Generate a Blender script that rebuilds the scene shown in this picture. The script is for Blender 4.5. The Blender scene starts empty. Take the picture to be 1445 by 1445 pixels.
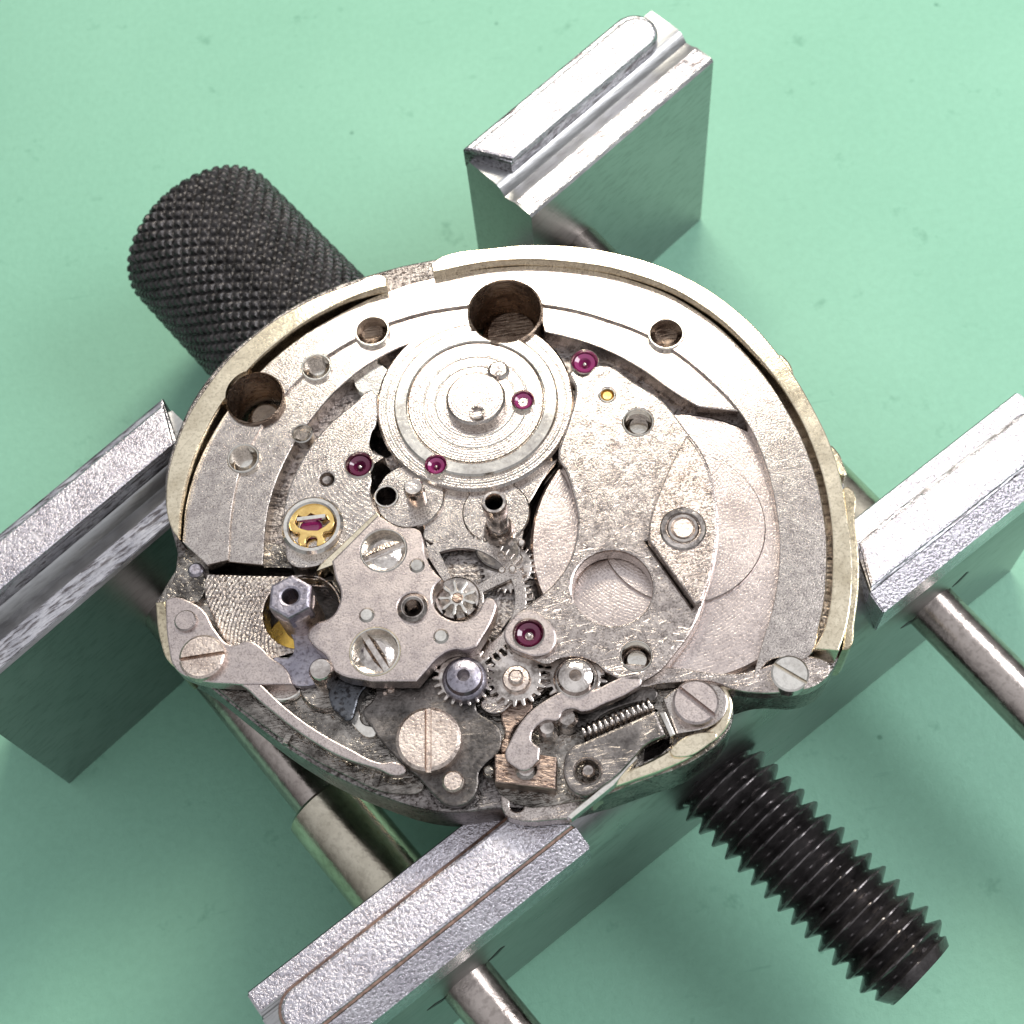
import bpy, bmesh, math, random
from mathutils import Vector, Matrix

random.seed(7)
S = bpy.context.scene
C = bpy.context.collection
R = math.radians
PI = math.pi

# ------------------------------------------------------------------ camera
# one unit = one centimetre; the mat is z = 0, the movement's plates lie near z = 1.75
IMG, F = 1445.0, 2084.0
TH = R(65.5)
CR, SR = 0.986, 0.166
fwd = Vector((0, math.cos(TH), -math.sin(TH)))
r0 = Vector((1, 0, 0)); u0 = Vector((0, math.sin(TH), math.cos(TH)))
camR = CR * r0 - SR * u0
camU = SR * r0 + CR * u0
camP = Vector((0.0, -2.62, 7.45))

def at(x, y, z):
    """the point of the plane at height z that the photograph shows at x, y"""
    d = fwd + camR * ((x - IMG / 2) / F) - camU * ((y - IMG / 2) / F)
    k = (z - camP.z) / d.z
    return camP + d * k

def wr(x, y, z, r):
    """r photograph pixels as a length at that place"""
    return (at(x + r, y, z) - at(x - r, y, z)).length / 2

cam = bpy.data.cameras.new('camera')
cam.sensor_width = 36.0
cam.lens = 36.0 * F / IMG
cam.clip_start, cam.clip_end = 0.1, 300.0
camo = bpy.data.objects.new('camera', cam)
m = Matrix.Identity(4)
for i in range(3):
    m[i][0], m[i][1], m[i][2], m[i][3] = camR[i], camU[i], -fwd[i], camP[i]
camo.matrix_world = m
C.objects.link(camo)
S.camera = camo
cam.dof.use_dof = True
cam.dof.focus_distance = 6.25
cam.dof.aperture_fstop = 1.3

# ------------------------------------------------------------------ light
w = bpy.data.worlds.new('World'); S.world = w; w.use_nodes = True
bg = w.node_tree.nodes['Background']; bg.inputs[1].default_value = 0.84
wtc = w.node_tree.nodes.new('ShaderNodeTexCoord'); wsp = w.node_tree.nodes.new('ShaderNodeSeparateXYZ'); wrp = w.node_tree.nodes.new('ShaderNodeValToRGB')
w.node_tree.links.new(wtc.outputs['Generated'], wsp.inputs[0]); w.node_tree.links.new(wsp.outputs['Z'], wrp.inputs[0]); w.node_tree.links.new(wrp.outputs[0], bg.inputs[0])
wrp.color_ramp.elements[0].position = 0.0; wrp.color_ramp.elements[0].color = (0.12, 0.12, 0.12, 1)      # walls of the room
wrp.color_ramp.elements[1].position = 0.95; wrp.color_ramp.elements[1].color = (0.93, 0.95, 1.0, 1)      # ceiling

def area(name, loc, aim, sx, sy, power, col):
    l = bpy.data.lights.new(name, 'AREA'); l.shape = 'RECTANGLE'
    l.size, l.size_y, l.energy, l.color = sx, sy, power, col
    o = bpy.data.objects.new(name, l); C.objects.link(o)
    o.location = loc
    o.rotation_euler = (Vector(aim) - Vector(loc)).to_track_quat('-Z', 'Y').to_euler()
    return o
area('bench_lamp', (1.2, 7.4, 9.9), (0, 0.6, 1.5), 5.0, 2.2, 820, (1.0, 0.93, 0.79))
area('window_light', (8.0, 1.0, 10.0), (0.5, -0.5, 1.0), 5.0, 5.0, 690, (0.96, 0.97, 1.0))

S.view_settings.view_transform = 'Standard'
S.view_settings.look = 'None'
S.view_settings.exposure = 0.04
S.view_settings.gamma = 1.0
S.view_settings.use_curve_mapping = False

# ------------------------------------------------------------------ materials
MATS = {}
def newmat(name):
    mt = bpy.data.materials.new(name); mt.use_nodes = True
    nt = mt.node_tree; b = nt.nodes['Principled BSDF']
    MATS[name] = mt
    return mt, nt, b

def nd(nt, t, **kw):
    n = nt.nodes.new(t)
    for k, v in kw.items():
        if k.startswith('i_'):
            key = k[2:]
            n.inputs[int(key) if key.isdigit() else key].default_value = v
        else:
            setattr(n, k, v)
    return n

def ramp(nt, fac, stops):
    r = nt.nodes.new('ShaderNodeValToRGB')
    el = r.color_ramp.elements
    while len(el) < len(stops): el.new(0.5)
    for e, (p, c) in zip(el, stops):
        e.position = p; e.color = (c[0], c[1], c[2], 1) if not isinstance(c, float) else (c, c, c, 1)
    nt.links.new(fac, r.inputs[0])
    return r

def metal(name, col, dark=None, rough=(0.25, 0.45), grain=55.0, bump=0.35, dist=0.004,
          patch=3.0, patch_amt=(0.40, 0.68), scratch=0.0, rings=None, ring_scale=60.0, ring_amt=0.5, stretch=None, metallic=1.0, pits=0.85):
    mt, nt, b = newmat(name); L = nt.links.new
    tc = nd(nt, 'ShaderNodeTexCoord')
    vec = tc.outputs['Object']
    if stretch:
        mp = nd(nt, 'ShaderNodeMapping', vector_type='TEXTURE'); mp.inputs['Rotation'].default_value = (0, 0, stretch[0]); mp.inputs['Scale'].default_value = (1 / stretch[1], 1 / stretch[2], 1 / stretch[2])
        L(vec, mp.inputs[0]); gvec = mp.outputs[0]
    else:
        gvec = vec
    n1 = nd(nt, 'ShaderNodeTexNoise', i_Scale=grain, i_Detail=3.0, i_Roughness=0.6); L(gvec, n1.inputs['Vector'])
    n2 = nd(nt, 'ShaderNodeTexNoise', i_Scale=patch, i_Detail=6.0, i_Roughness=0.7); L(vec, n2.inputs['Vector'])
    d = dark or tuple(c * 0.55 for c in col)
    r1 = ramp(nt, n2.outputs['Fac'], [(patch_amt[0], d), (patch_amt[1], col)])
    # fine pits
    r2 = ramp(nt, n1.outputs['Fac'], [(0.38, (0.22, 0.19, 0.18)), (0.50, (1, 1, 1))])
    mx = nd(nt, 'ShaderNodeMix', data_type='RGBA', blend_type='MULTIPLY', i_0=pits)
    L(r1.outputs[0], mx.inputs[6]); L(r2.outputs[0], mx.inputs[7])
    outc = mx.outputs[2]
    h = n1.outputs['Fac']
    if scratch > 0:
        acc = None
        for ang, sc in ((0.5, 9.0), (-0.8, 7.0), (1.7, 11.0)):
            mp = nd(nt, 'ShaderNodeMapping'); mp.inputs['Rotation'].default_value = (0, 0, ang); mp.inputs['Scale'].default_value = (1.2, 14.0, 1.0)
            L(vec, mp.inputs[0])
            v = nd(nt, 'ShaderNodeTexVoronoi', feature='DISTANCE_TO_EDGE', i_Scale=sc * 0.5); L(mp.outputs[0], v.inputs['Vector'])
            rr = ramp(nt, v.outputs[0], [(0.0, 1.0), (0.02, 0.0)])
            ns = nd(nt, 'ShaderNodeTexNoise', i_Scale=sc * 0.7, i_Detail=1.0); L(vec, ns.inputs['Vector'])
            rs = ramp(nt, ns.outputs['Fac'], [(0.52, 0.0), (0.60, 1.0)])
            mu = nd(nt, 'ShaderNodeMath', operation='MULTIPLY'); L(rr.outputs[0], mu.inputs[0]); L(rs.outputs[0], mu.inputs[1])
            if acc is None: acc = mu.outputs[0]
            else:
                ad = nd(nt, 'ShaderNodeMath', operation='MAXIMUM'); L(acc, ad.inputs[0]); L(mu.outputs[0], ad.inputs[1]); acc = ad.outputs[0]
        sm = nd(nt, 'ShaderNodeMath', operation='MULTIPLY_ADD', i_1=-scratch); L(acc, sm.inputs[0]); L(h, sm.inputs[2]); h = sm.outputs[0]
    if rings:
        mp = nd(nt, 'ShaderNodeMapping'); mp.inputs['Location'].default_value = (-rings[0], -rings[1], 0)
        L(vec, mp.inputs[0])
        wv = nd(nt, 'ShaderNodeTexWave', wave_type='RINGS', rings_direction='Z', i_Scale=ring_scale, i_Distortion=0.6, i_Detail=2.0)
        wv.inputs['Detail Scale'].default_value = 3.0
        L(mp.outputs[0], wv.inputs['Vector'])
        sm = nd(nt, 'ShaderNodeMath', operation='MULTIPLY_ADD', i_1=ring_amt); L(wv.outputs['Fac'], sm.inputs[0]); L(h, sm.inputs[2]); h = sm.outputs[0]
    bp = nd(nt, 'ShaderNodeBump', i_Strength=bump, i_Distance=dist); L(h, bp.inputs['Height'])
    rg = nd(nt, 'ShaderNodeMapRange', i_3=rough[0], i_4=rough[1]); rg.inputs[1].default_value = 0.3; rg.inputs[2].default_value = 0.7
    L(n2.outputs['Fac'], rg.inputs[0])
    L(outc, b.inputs['Base Color']); L(rg.outputs[0], b.inputs['Roughness']); L(bp.outputs[0], b.inputs['Normal'])
    b.inputs['Metallic'].default_value = metallic
    return mt

c_bar = at(925, 750, 1.69); c_scr = at(604, 1042, 1.80); c_left = at(455, 900, 1.7); c_rot = at(671, 565, 1.76)
JA = math.atan2((at(1440, 548, 1.4) - at(346, 1401, 1.4)).y, (at(1440, 548, 1.4) - at(346, 1401, 1.4)).x)
c_mid = at(715, 745, 1.75); c_tb = at(560, 640, 1.75)
metal('nickel', (0.69, 0.625, 0.57), (0.50, 0.44, 0.405), (0.09, 0.20), 140, 0.32, 0.003, 22.0, (0.34, 0.60), pits=0.6)
metal('nickel_turned', (0.69, 0.625, 0.57), (0.50, 0.44, 0.405), (0.09, 0.20), 140, 0.32, 0.003, 22.0, (0.34, 0.60), rings=(c_mid.x, c_mid.y), ring_scale=30.0, ring_amt=0.12, pits=0.6)
metal('nickel_swirl', (0.69, 0.625, 0.57), (0.50, 0.44, 0.405), (0.09, 0.20), 140, 0.32, 0.003, 22.0, (0.34, 0.60), rings=(c_tb.x, c_tb.y), ring_scale=16.0, ring_amt=0.25, pits=0.6)
metal('nickel_wheel', (0.69, 0.625, 0.57), (0.52, 0.46, 0.425), (0.11, 0.20), 140, 0.28, 0.003, 22.0, (0.34, 0.60), rings=(c_rot.x, c_rot.y), ring_scale=26.0, ring_amt=0.25, pits=0.5)
metal('nickel_scratched', (0.64, 0.57, 0.525), (0.40, 0.345, 0.315), (0.12, 0.24), 130, 0.32, 0.003, 20.0, (0.36, 0.60), scratch=0.8, pits=0.6)
metal('nickel_click', (0.56, 0.49, 0.45), (0.34, 0.29, 0.265), (0.18, 0.30), 110, 0.5, 0.004, 14.0, (0.36, 0.60), scratch=0.6, pits=0.7)
metal('nickel_pink', (0.60, 0.525, 0.50), (0.50, 0.43, 0.41), (0.24, 0.34), 130, 0.30, 0.003, 18.0, (0.30, 0.62), pits=0.4)
metal('nickel_bright', (0.86, 0.82, 0.75), (0.64, 0.59, 0.53), (0.10, 0.20), 60, 0.15, 0.004, 6.0, (0.34, 0.56), pits=0.15)
metal('gilt_rim', (0.90, 0.80, 0.61), (0.70, 0.60, 0.43), (0.12, 0.22), 70, 0.14, 0.004, 6.0, (0.34, 0.58), pits=0.25)
metal('gilt_wall', (0.70, 0.62, 0.46), (0.36, 0.30, 0.20), (0.18, 0.32), 60, 0.3, 0.005, 5.0, (0.34, 0.6), pits=0.4)
metal('floor_metal', (0.40, 0.365, 0.35), (0.17, 0.15, 0.145), (0.22, 0.40), 60, 0.7, 0.008, 7.0, (0.36, 0.62), scratch=0.5)
metal('dark_steel', (0.26, 0.235, 0.22), (0.075, 0.068, 0.064), (0.24, 0.40), 70, 0.4, 0.005, 9.0, (0.36, 0.66), scratch=0.7, pits=0.35)
metal('cover_steel', (0.38, 0.34, 0.315), (0.14, 0.125, 0.115), (0.16, 0.30), 70, 0.3, 0.004, 9.0, (0.36, 0.64), scratch=0.6, pits=0.3)
metal('lower_plate', (0.46, 0.42, 0.38), (0.11, 0.10, 0.09), (0.14, 0.30), 40, 0.6, 0.010, 7.0, (0.38, 0.62), scratch=0.5, pits=0.4)
metal('swirl_plate', (0.56, 0.50, 0.455), (0.33, 0.285, 0.265), (0.22, 0.34), 70, 0.8, 0.006, 6.0, (0.34, 0.6), rings=(c_left.x, c_left.y), ring_scale=19.0, ring_amt=0.35)
metal('barrel_metal', (0.66, 0.575, 0.54), (0.54, 0.46, 0.43), (0.18, 0.28), 100, 0.40, 0.003, 5.0, (0.34, 0.6), rings=(c_bar.x, c_bar.y), ring_scale=24.0, ring_amt=0.16, pits=0.3)
metal('screw_turned', (0.84, 0.72, 0.64), (0.58, 0.47, 0.41), (0.24, 0.38), 80, 0.6, 0.004, 8.0, (0.34, 0.6), pits=0.5)
metal('screw_polished', (0.84, 0.77, 0.71), (0.40, 0.35, 0.32), (0.08, 0.20), 25, 0.35, 0.010, 9.0, (0.38, 0.58), pits=0.3)
metal('steel_polished', (0.74, 0.67, 0.62), (0.22, 0.19, 0.17), (0.08, 0.22), 30, 0.35, 0.008, 9.0, (0.40, 0.58), pits=0.3)
metal('blued_grey', (0.50, 0.47, 0.52), (0.32, 0.30, 0.35), (0.28, 0.42), 60, 0.5, 0.004, 10.0, pits=0.5)
metal('slate_steel', (0.20, 0.205, 0.225), (0.08, 0.085, 0.095), (0.25, 0.4), 40, 0.5, 0.006, 8.0)
metal('bronze_block', (0.52, 0.40, 0.33), (0.26, 0.19, 0.16), (0.3, 0.45), 60, 0.8, 0.006, 14.0, stretch=(-0.3, 0.5, 1.5))
metal('brass', (0.88, 0.60, 0.14), (0.62, 0.40, 0.10), (0.2, 0.35), 40, 0.2, 0.004, 8.0, pits=0.2)
metal('gilt_spring', (0.98, 0.72, 0.30), (0.80, 0.52, 0.18), (0.14, 0.25), 30, 0.1, 0.003, 8.0, pits=0.1)
metal('bore_metal', (0.46, 0.36, 0.28), (0.20, 0.14, 0.105), (0.2, 0.35), 30, 0.7, 0.01, 6.0, stretch=(0.0, 0.4, 4.0))
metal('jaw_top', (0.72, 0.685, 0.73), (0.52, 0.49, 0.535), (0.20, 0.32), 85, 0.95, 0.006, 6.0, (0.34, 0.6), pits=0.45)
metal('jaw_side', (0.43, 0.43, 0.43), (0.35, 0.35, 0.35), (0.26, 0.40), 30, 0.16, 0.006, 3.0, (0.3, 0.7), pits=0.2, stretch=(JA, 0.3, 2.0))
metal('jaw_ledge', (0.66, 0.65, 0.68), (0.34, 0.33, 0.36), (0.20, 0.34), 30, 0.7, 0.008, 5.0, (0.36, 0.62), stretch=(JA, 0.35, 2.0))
metal('worn_edge', (0.60, 0.38, 0.29), (0.36, 0.24, 0.20), (0.2, 0.35), 40, 0.3, 0.006, 7.0, pits=0.4)
metal('rod_steel', (0.52, 0.46, 0.42), (0.36, 0.31, 0.28), (0.14, 0.28), 30, 0.25, 0.006, 4.0, (0.3, 0.65), pits=0.25)
metal('rod_nickel', (0.62, 0.57, 0.46), (0.40, 0.36, 0.28), (0.12, 0.26), 30, 0.2, 0.006, 4.0, (0.3, 0.65), pits=0.2)
metal('black_oxide', (0.17, 0.155, 0.155), (0.025, 0.022, 0.022), (0.12, 0.26), 60, 0.3, 0.004, 5.0, (0.35, 0.65), metallic=0.75, pits=0.2)
metal('black_knurl', (0.085, 0.078, 0.08), (0.03, 0.028, 0.028), (0.26, 0.42), 40, 0.6, 0.006, 9.0, (0.35, 0.65), metallic=0.5)
mt, nt, b = newmat('gap'); b.inputs['Base Color'].default_value = (0.012, 0.010, 0.010, 1); b.inputs['Roughness'].default_value = 0.5  # near black, stands in for the shade inside the saw cuts
mt, nt, b = newmat('ruby')
b.inputs['Base Color'].default_value = (0.12, 0.006, 0.045, 1); b.inputs['Roughness'].default_value = 0.08
b.inputs['Transmission Weight'].default_value = 0.25; b.inputs['IOR'].default_value = 1.77
mt, nt, b = newmat('ruby_pink')
b.inputs['Base Color'].default_value = (0.30, 0.022, 0.14, 1); b.inputs['Roughness'].default_value = 0.08
b.inputs['Transmission Weight'].default_value = 0.25; b.inputs['IOR'].default_value = 1.77
# the bench mat
mt, nt, b = newmat('mat_green'); L = nt.links.new
tc = nd(nt, 'ShaderNodeTexCoord')
n1 = nd(nt, 'ShaderNodeTexNoise', i_Scale=0.5, i_Detail=5.0, i_Roughness=0.55); L(tc.outputs['Object'], n1.inputs['Vector'])
r1 = ramp(nt, n1.outputs['Fac'], [(0.3, (0.228, 0.480, 0.345)), (0.7, (0.262, 0.527, 0.385))])
n2 = nd(nt, 'ShaderNodeTexNoise', i_Scale=3.2, i_Detail=4.0, i_Roughness=0.7); L(tc.outputs['Object'], n2.inputs['Vector'])
r2 = ramp(nt, n2.outputs['Fac'], [(0.29, (0.66, 0.74, 0.71)), (0.38, (1, 1, 1))])
mx = nd(nt, 'ShaderNodeMix', data_type='RGBA', blend_type='MULTIPLY', i_0=0.75); L(r1.outputs[0], mx.inputs[6]); L(r2.outputs[0], mx.inputs[7])
n3 = nd(nt, 'ShaderNodeTexNoise', i_Scale=22.0, i_Detail=4.0, i_Roughness=0.7); L(tc.outputs['Object'], n3.inputs['Vector'])
r3 = ramp(nt, n3.outputs['Fac'], [(0.3, (0.93, 0.94, 0.93)), (0.7, (1.05, 1.05, 1.05))])
mx2 = nd(nt, 'ShaderNodeMix', data_type='RGBA', blend_type='MULTIPLY', i_0=0.8); L(mx.outputs[2], mx2.inputs[6]); L(r3.outputs[0], mx2.inputs[7])
vs = nd(nt, 'ShaderNodeTexVoronoi', i_Scale=2.6); L(tc.outputs['Object'], vs.inputs['Vector'])
rs = ramp(nt, vs.outputs['Distance'], [(0.022, (0.45, 0.55, 0.52)), (0.045, (1, 1, 1))])
mx3 = nd(nt, 'ShaderNodeMix', data_type='RGBA', blend_type='MULTIPLY', i_0=0.8); L(mx2.outputs[2], mx3.inputs[6]); L(rs.outputs[0], mx3.inputs[7])
mpm = nd(nt, 'ShaderNodeMapping'); mpm.inputs['Rotation'].default_value = (0, 0, 0.9); mpm.inputs['Scale'].default_value = (0.7, 9.0, 1.0); L(tc.outputs['Object'], mpm.inputs[0])
n4 = nd(nt, 'ShaderNodeTexNoise', i_Scale=2.4, i_Detail=3.0); L(mpm.outputs[0], n4.inputs['Vector'])
r4 = ramp(nt, n4.outputs['Fac'], [(0.24, (0.80, 0.84, 0.83)), (0.31, (1, 1, 1)), (0.72, (1, 1, 1)), (0.80, (1.12, 1.10, 1.10))])
mx4 = nd(nt, 'ShaderNodeMix', data_type='RGBA', blend_type='MULTIPLY', i_0=0.7); L(mx3.outputs[2], mx4.inputs[6]); L(r4.outputs[0], mx4.inputs[7])
mx2 = mx4
bp = nd(nt, 'ShaderNodeBump', i_Strength=0.25, i_Distance=0.02); L(n3.outputs['Fac'], bp.inputs['Height'])
L(mx2.outputs[2], b.inputs['Base Color']); L(bp.outputs[0], b.inputs['Normal'])
b.inputs['Roughness'].default_value = 0.62

# ------------------------------------------------------------------ builders
def finish(o, angle=35):
    me = o.data
    for p in me.polygons: p.use_smooth = True
    try: me.set_sharp_from_angle(angle=R(angle))
    except Exception: pass

def put(name, me, mat, parent=None, angle=35):
    o = bpy.data.objects.new(name, me); C.objects.link(o)
    me.materials.clear(); me.materials.append(MATS[mat])
    if parent is not None:
        o.parent = parent
        o.matrix_parent_inverse = Matrix.Translation(-ORIG[parent.name]) if parent.name in ORIG else Matrix.Identity(4)
    finish(o, angle)
    return o
ORIG = {}

def thing(name, label, cat, loc):
    o = bpy.data.objects.new(name, None); C.objects.link(o); o.location = loc
    o.empty_display_size = 0.2
    o['label'] = label; o['category'] = cat
    ORIG[o.name] = Vector(loc)
    return o

def pydata(name, v, f):
    me = bpy.data.meshes.new(name); me.from_pydata([tuple(p) for p in v], [], f); me.update()
    return me

def recalc(me):
    bm = bmesh.new(); bm.from_mesh(me); bmesh.ops.recalc_face_normals(bm, faces=bm.faces[:]); bm.to_mesh(me); bm.free()
    return me

def solid(name, loops, z0, z1, mat, parent, bevel=0.006, res=5):
    """a flat plate with holes: loops of (points, kind); kind 'bez' takes (x, y[, sharp]) world points, 'poly' plain ones"""
    cu = bpy.data.curves.new(name, 'CURVE'); cu.dimensions = '2D'; cu.fill_mode = 'BOTH'
    cu.resolution_u = res
    for pts, kind in loops:
        if kind == 'poly':
            s = cu.splines.new('POLY'); s.points.add(len(pts) - 1)
            for p, q in zip(s.points, pts): p.co = (q[0], q[1], 0, 1)
        else:
            s = cu.splines.new('BEZIER'); s.bezier_points.add(len(pts) - 1)
            for p, q in zip(s.bezier_points, pts):
                p.co = (q[0], q[1], 0)
                t = 'VECTOR' if len(q) > 2 and q[2] else 'AUTO'
                p.handle_left_type = t; p.handle_right_type = t
        s.use_cyclic_u = True
    h = (z1 - z0) / 2
    bv = min(bevel, h * 0.8)
    cu.extrude = h - bv; cu.bevel_depth = bv; cu.bevel_resolution = 1; cu.offset = -bv
    t = bpy.data.objects.new('temporary', cu); C.objects.link(t)
    dg = bpy.context.evaluated_depsgraph_get()
    me = bpy.data.meshes.new_from_object(t.evaluated_get(dg))
    bpy.data.objects.remove(t); bpy.data.curves.remove(cu)
    me.transform(Matrix.Translation((0, 0, (z0 + z1) / 2)))
    me.name = name
    bm = bmesh.new(); bm.from_mesh(me); bmesh.ops.remove_doubles(bm, verts=bm.verts[:], dist=2e-5); bmesh.ops.recalc_face_normals(bm, faces=bm.faces[:]); bm.to_mesh(me); bm.free()
    return put(name, me, mat, parent, 16)

def ring_pts(x, y, r, n=32, a0=0.0):
    return [(x + r * math.cos(a0 + 2 * PI * i / n), y + r * math.sin(a0 + 2 * PI * i / n)) for i in range(n)]

def hole(x, y, r, z, n=32):
    c = at(x, y, z); return (ring_pts(c.x, c.y, wr(x, y, z, r), n), 'poly')

def plate(name, px, z0, z1, mat, parent, holes=(), bevel=0.006, sharp=False, extra=()):
    """outline read off the photograph in pixels, laid out on the plane of the plate's top"""
    pts = []
    for q in px:
        c = at(q[0], q[1], z1)
        pts.append((c.x, c.y, 1 if (sharp or len(q) > 2) else 0))
    loops = [(pts, 'bez')] + [hole(hx, hy, hr, z1) for hx, hy, hr in holes]
    for e in extra:
        loops.append(([(at(q[0], q[1], z1).x, at(q[0], q[1], z1).y, 1) for q in e], 'bez'))
    return solid(name, loops, z0, z1, mat, parent, bevel)

def lathe_data(prof, n=40):
    v, f = [], []
    rows = []
    for r, z in prof:
        if r < 1e-6:
            rows.append([len(v)]); v.append((0, 0, z))
        else:
            rows.append(list(range(len(v), len(v) + n)))
            v += [(r * math.cos(2 * PI * i / n), r * math.sin(2 * PI * i / n), z) for i in range(n)]
    for a, b_ in zip(rows, rows[1:]):
        for i in range(n):
            j = (i + 1) % n
            q = [a[i % len(a)], a[j % len(a)], b_[j % len(b_)], b_[i % len(b_)]]
            u = []
            for k in q:
                if k not in u: u.append(k)
            if len(u) > 2: f.append(u)
    return v, f

def lathe(name, prof, loc, mat, parent, n=40, axis=None, angle=35):
    v, f = lathe_data(prof, n)
    me = recalc(pydata(name, v, f))
    mw = Matrix.Translation(loc)
    if axis is not None:
        mw = mw @ Vector(axis).to_track_quat('Z', 'Y').to_matrix().to_4x4()
    me.transform(mw)
    return put(name, me, mat, parent, angle)

def disc(name, x, y, r, z0, z1, mat, parent, ch=0.008, n=40, hole_r=0):
    """a turned disc (or ring) whose top circle sits at pixel x, y"""
    c = at(x, y, z1); rw = wr(x, y, z1, r); ch = min(ch, rw * 0.3)
    if hole_r:
        hr = wr(x, y, z1, hole_r)
        prof = [(hr, z0), (rw, z0), (rw, z1 - ch), (rw - ch, z1), (hr + ch * 0.6, z1), (hr, z1 - ch * 0.6), (hr, z0)]
    else:
        prof = [(0, z0), (rw, z0), (rw, z1 - ch), (rw - ch, z1), (0, z1)]
    return lathe(name, prof, (c.x, c.y, 0), mat, parent, n)

def screw(x, y, r, z0, z1, mat, parent, slot_deg, slot_w=0.11, depth=0.045, name='screw', dome=0.10):
    """slotted screw: two half heads standing on a lower disc; slot_deg is the slot's angle in the picture"""
    c = at(x, y, z1); rw = wr(x, y, z1, r)
    d = at(x + 10 * math.cos(R(slot_deg)), y + 10 * math.sin(R(slot_deg)), z1) - c
    a = math.atan2(d.y, d.x); ch = rw * dome; hw = rw * slot_w
    zs = z1 - depth
    v, f = lathe_data([(0, z0), (rw, z0), (rw, zs), (0, zs)], 40)
    def half(sg):
        base = len(v)
        b0 = math.asin(hw / rw); n = 20
        loop = [(b0 + (PI - 2 * b0) * i / n) for i in range(n + 1)]
        P = [(rw * math.cos(t), sg * rw * math.sin(t)) for t in loop]
        rc = rw - ch
        b1 = math.asin(min(0.99, (hw + ch * 0.3) / rc))
        Q = [(rc * math.cos(b1 + (PI - 2 * b1) * i / n), sg * rc * math.sin(b1 + (PI - 2 * b1) * i / n)) for i in range(n + 1)]
        k = n + 1
        for pts, z in ((P, zs), (P, z1 - min(ch * 0.7, depth * 0.6)), (Q, z1)):
            v.extend([(p[0], p[1], z) for p in pts])
        for lv in range(2):
            for i in range(k):
                j = (i + 1) % k
                f.append([base + lv * k + i, base + lv * k + j, base + (lv + 1) * k + j, base + (lv + 1) * k + i])
        f.append([base + 2 * k + i for i in range(k)])
    half(1); half(-1)
    me = recalc(pydata(name, v, f))
    me.transform(Matrix.Translation((c.x, c.y, 0)) @ Matrix.Rotation(a, 4, 'Z'))
    return put(name, me, mat, parent, 25)

def jewel(x, y, r, z, parent, mat='ruby', setting=True):
    c = at(x, y, z); rw = wr(x, y, z, r)
    prof = [(0, z - 0.06), (rw, z - 0.06), (rw, z - 0.012), (rw * 0.9, z - 0.004), (rw * 0.55, z - 0.012), (rw * 0.30, z - 0.035), (rw * 0.16, z - 0.04), (0, z - 0.042)]
    j = lathe('jewel', prof, (c.x, c.y, 0), mat, parent, 32)
    lathe('pivot', [(0, z - 0.05), (rw * 0.2, z - 0.05), (rw * 0.18, z - 0.018), (0, z - 0.008)], (c.x, c.y, 0), 'steel_polished', j, 16)
    if setting:
        lathe('setting', [(rw * 1.02, z - 0.05), (rw * 1.28, z - 0.05), (rw * 1.28, z + 0.002), (rw * 1.18, z + 0.007), (rw * 1.02, z - 0.008), (rw * 1.02, z - 0.05)], (c.x, c.y, 0), 'nickel_bright', j, 32)
    return j

def gear(name, x, y, r, n, z0, z1, mat, parent, tooth=0.17, bore=0.0, windows=0, win=(0.45, 0.78), phase=0.0, spoke=0.16):
    c = at(x, y, z1); rw = wr(x, y, z1, r); ri = rw * (1 - tooth)
    pts = []
    for i in range(n):
        a = phase + 2 * PI * i / n; p = 2 * PI / n
        for k, rr in ((-0.30, ri), (-0.17, rw * 0.97), (-0.06, rw), (0.06, rw), (0.17, rw * 0.97), (0.30, ri)):
            pts.append((c.x + rr * math.cos(a + k * p), c.y + rr * math.sin(a + k * p)))
    loops = [(pts, 'poly')]
    if bore: loops.append((ring_pts(c.x, c.y, rw * bore, 24), 'poly'))
    for k in range(windows):
        a0 = phase + 2 * PI * k / windows; a1 = a0 + 2 * PI / windows
        q = []
        for i in range(13):
            t = a0 + spoke + (a1 - a0 - 2 * spoke) * i / 12; q.append((c.x + rw * win[1] * math.cos(t), c.y + rw * win[1] * math.sin(t)))
        for i in range(9):
            t = a1 - spoke * 1.7 - (a1 - a0 - 3.4 * spoke) * i / 8; q.append((c.x + rw * win[0] * math.cos(t), c.y + rw * win[0] * math.sin(t)))
        loops.append((q, 'poly'))
    return solid(name, loops, z0, z1, mat, parent, 0.004)

def box_between(name, p0, p1, wid, z0, z1, mat, parent):
    d = (p1 - p0); d.z = 0; n = Vector((-d.y, d.x, 0)).normalized() * wid / 2
    v = [(q.x, q.y, z) for z in (z0, z1) for q in (p0 - n, p1 - n, p1 + n, p0 + n)]
    return put(name, recalc(pydata(name, v, [[0, 1, 2, 3], [4, 5, 6, 7], [0, 1, 5, 4], [1, 2, 6, 5], [2, 3, 7, 6], [3, 0, 4, 7]])), mat, parent)

def by(*names):
    return [o for o in MV.children if o.name.split('.')[0] in names]

def cut_with(objs, k):
    for o in objs:
        md = o.modifiers.new('cut', 'BOOLEAN'); md.object = k; md.operation = 'DIFFERENCE'; md.solver = 'EXACT'
        dg = bpy.context.evaluated_depsgraph_get()
        me = bpy.data.meshes.new_from_object(o.evaluated_get(dg))
        o.modifiers.clear(); o.data = me
        finish(o, 16)
    bpy.data.objects.remove(k)

def slot_cut(objs, px, z, z0=1.44):
    """mill an opening, its outline read at height z, down to z0"""
    pts = [(at(q[0], q[1], z).x, at(q[0], q[1], z).y) for q in px]; n = len(pts)
    v = [(p[0], p[1], zz) for zz in (z0, 2.3) for p in pts]
    f = [list(range(n)), list(range(n, 2 * n))] + [[i, (i + 1) % n, n + (i + 1) % n, n + i] for i in range(n)]
    k = bpy.data.objects.new('mill', recalc(pydata('mill', v, f))); C.objects.link(k)
    cut_with(objs, k)

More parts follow.
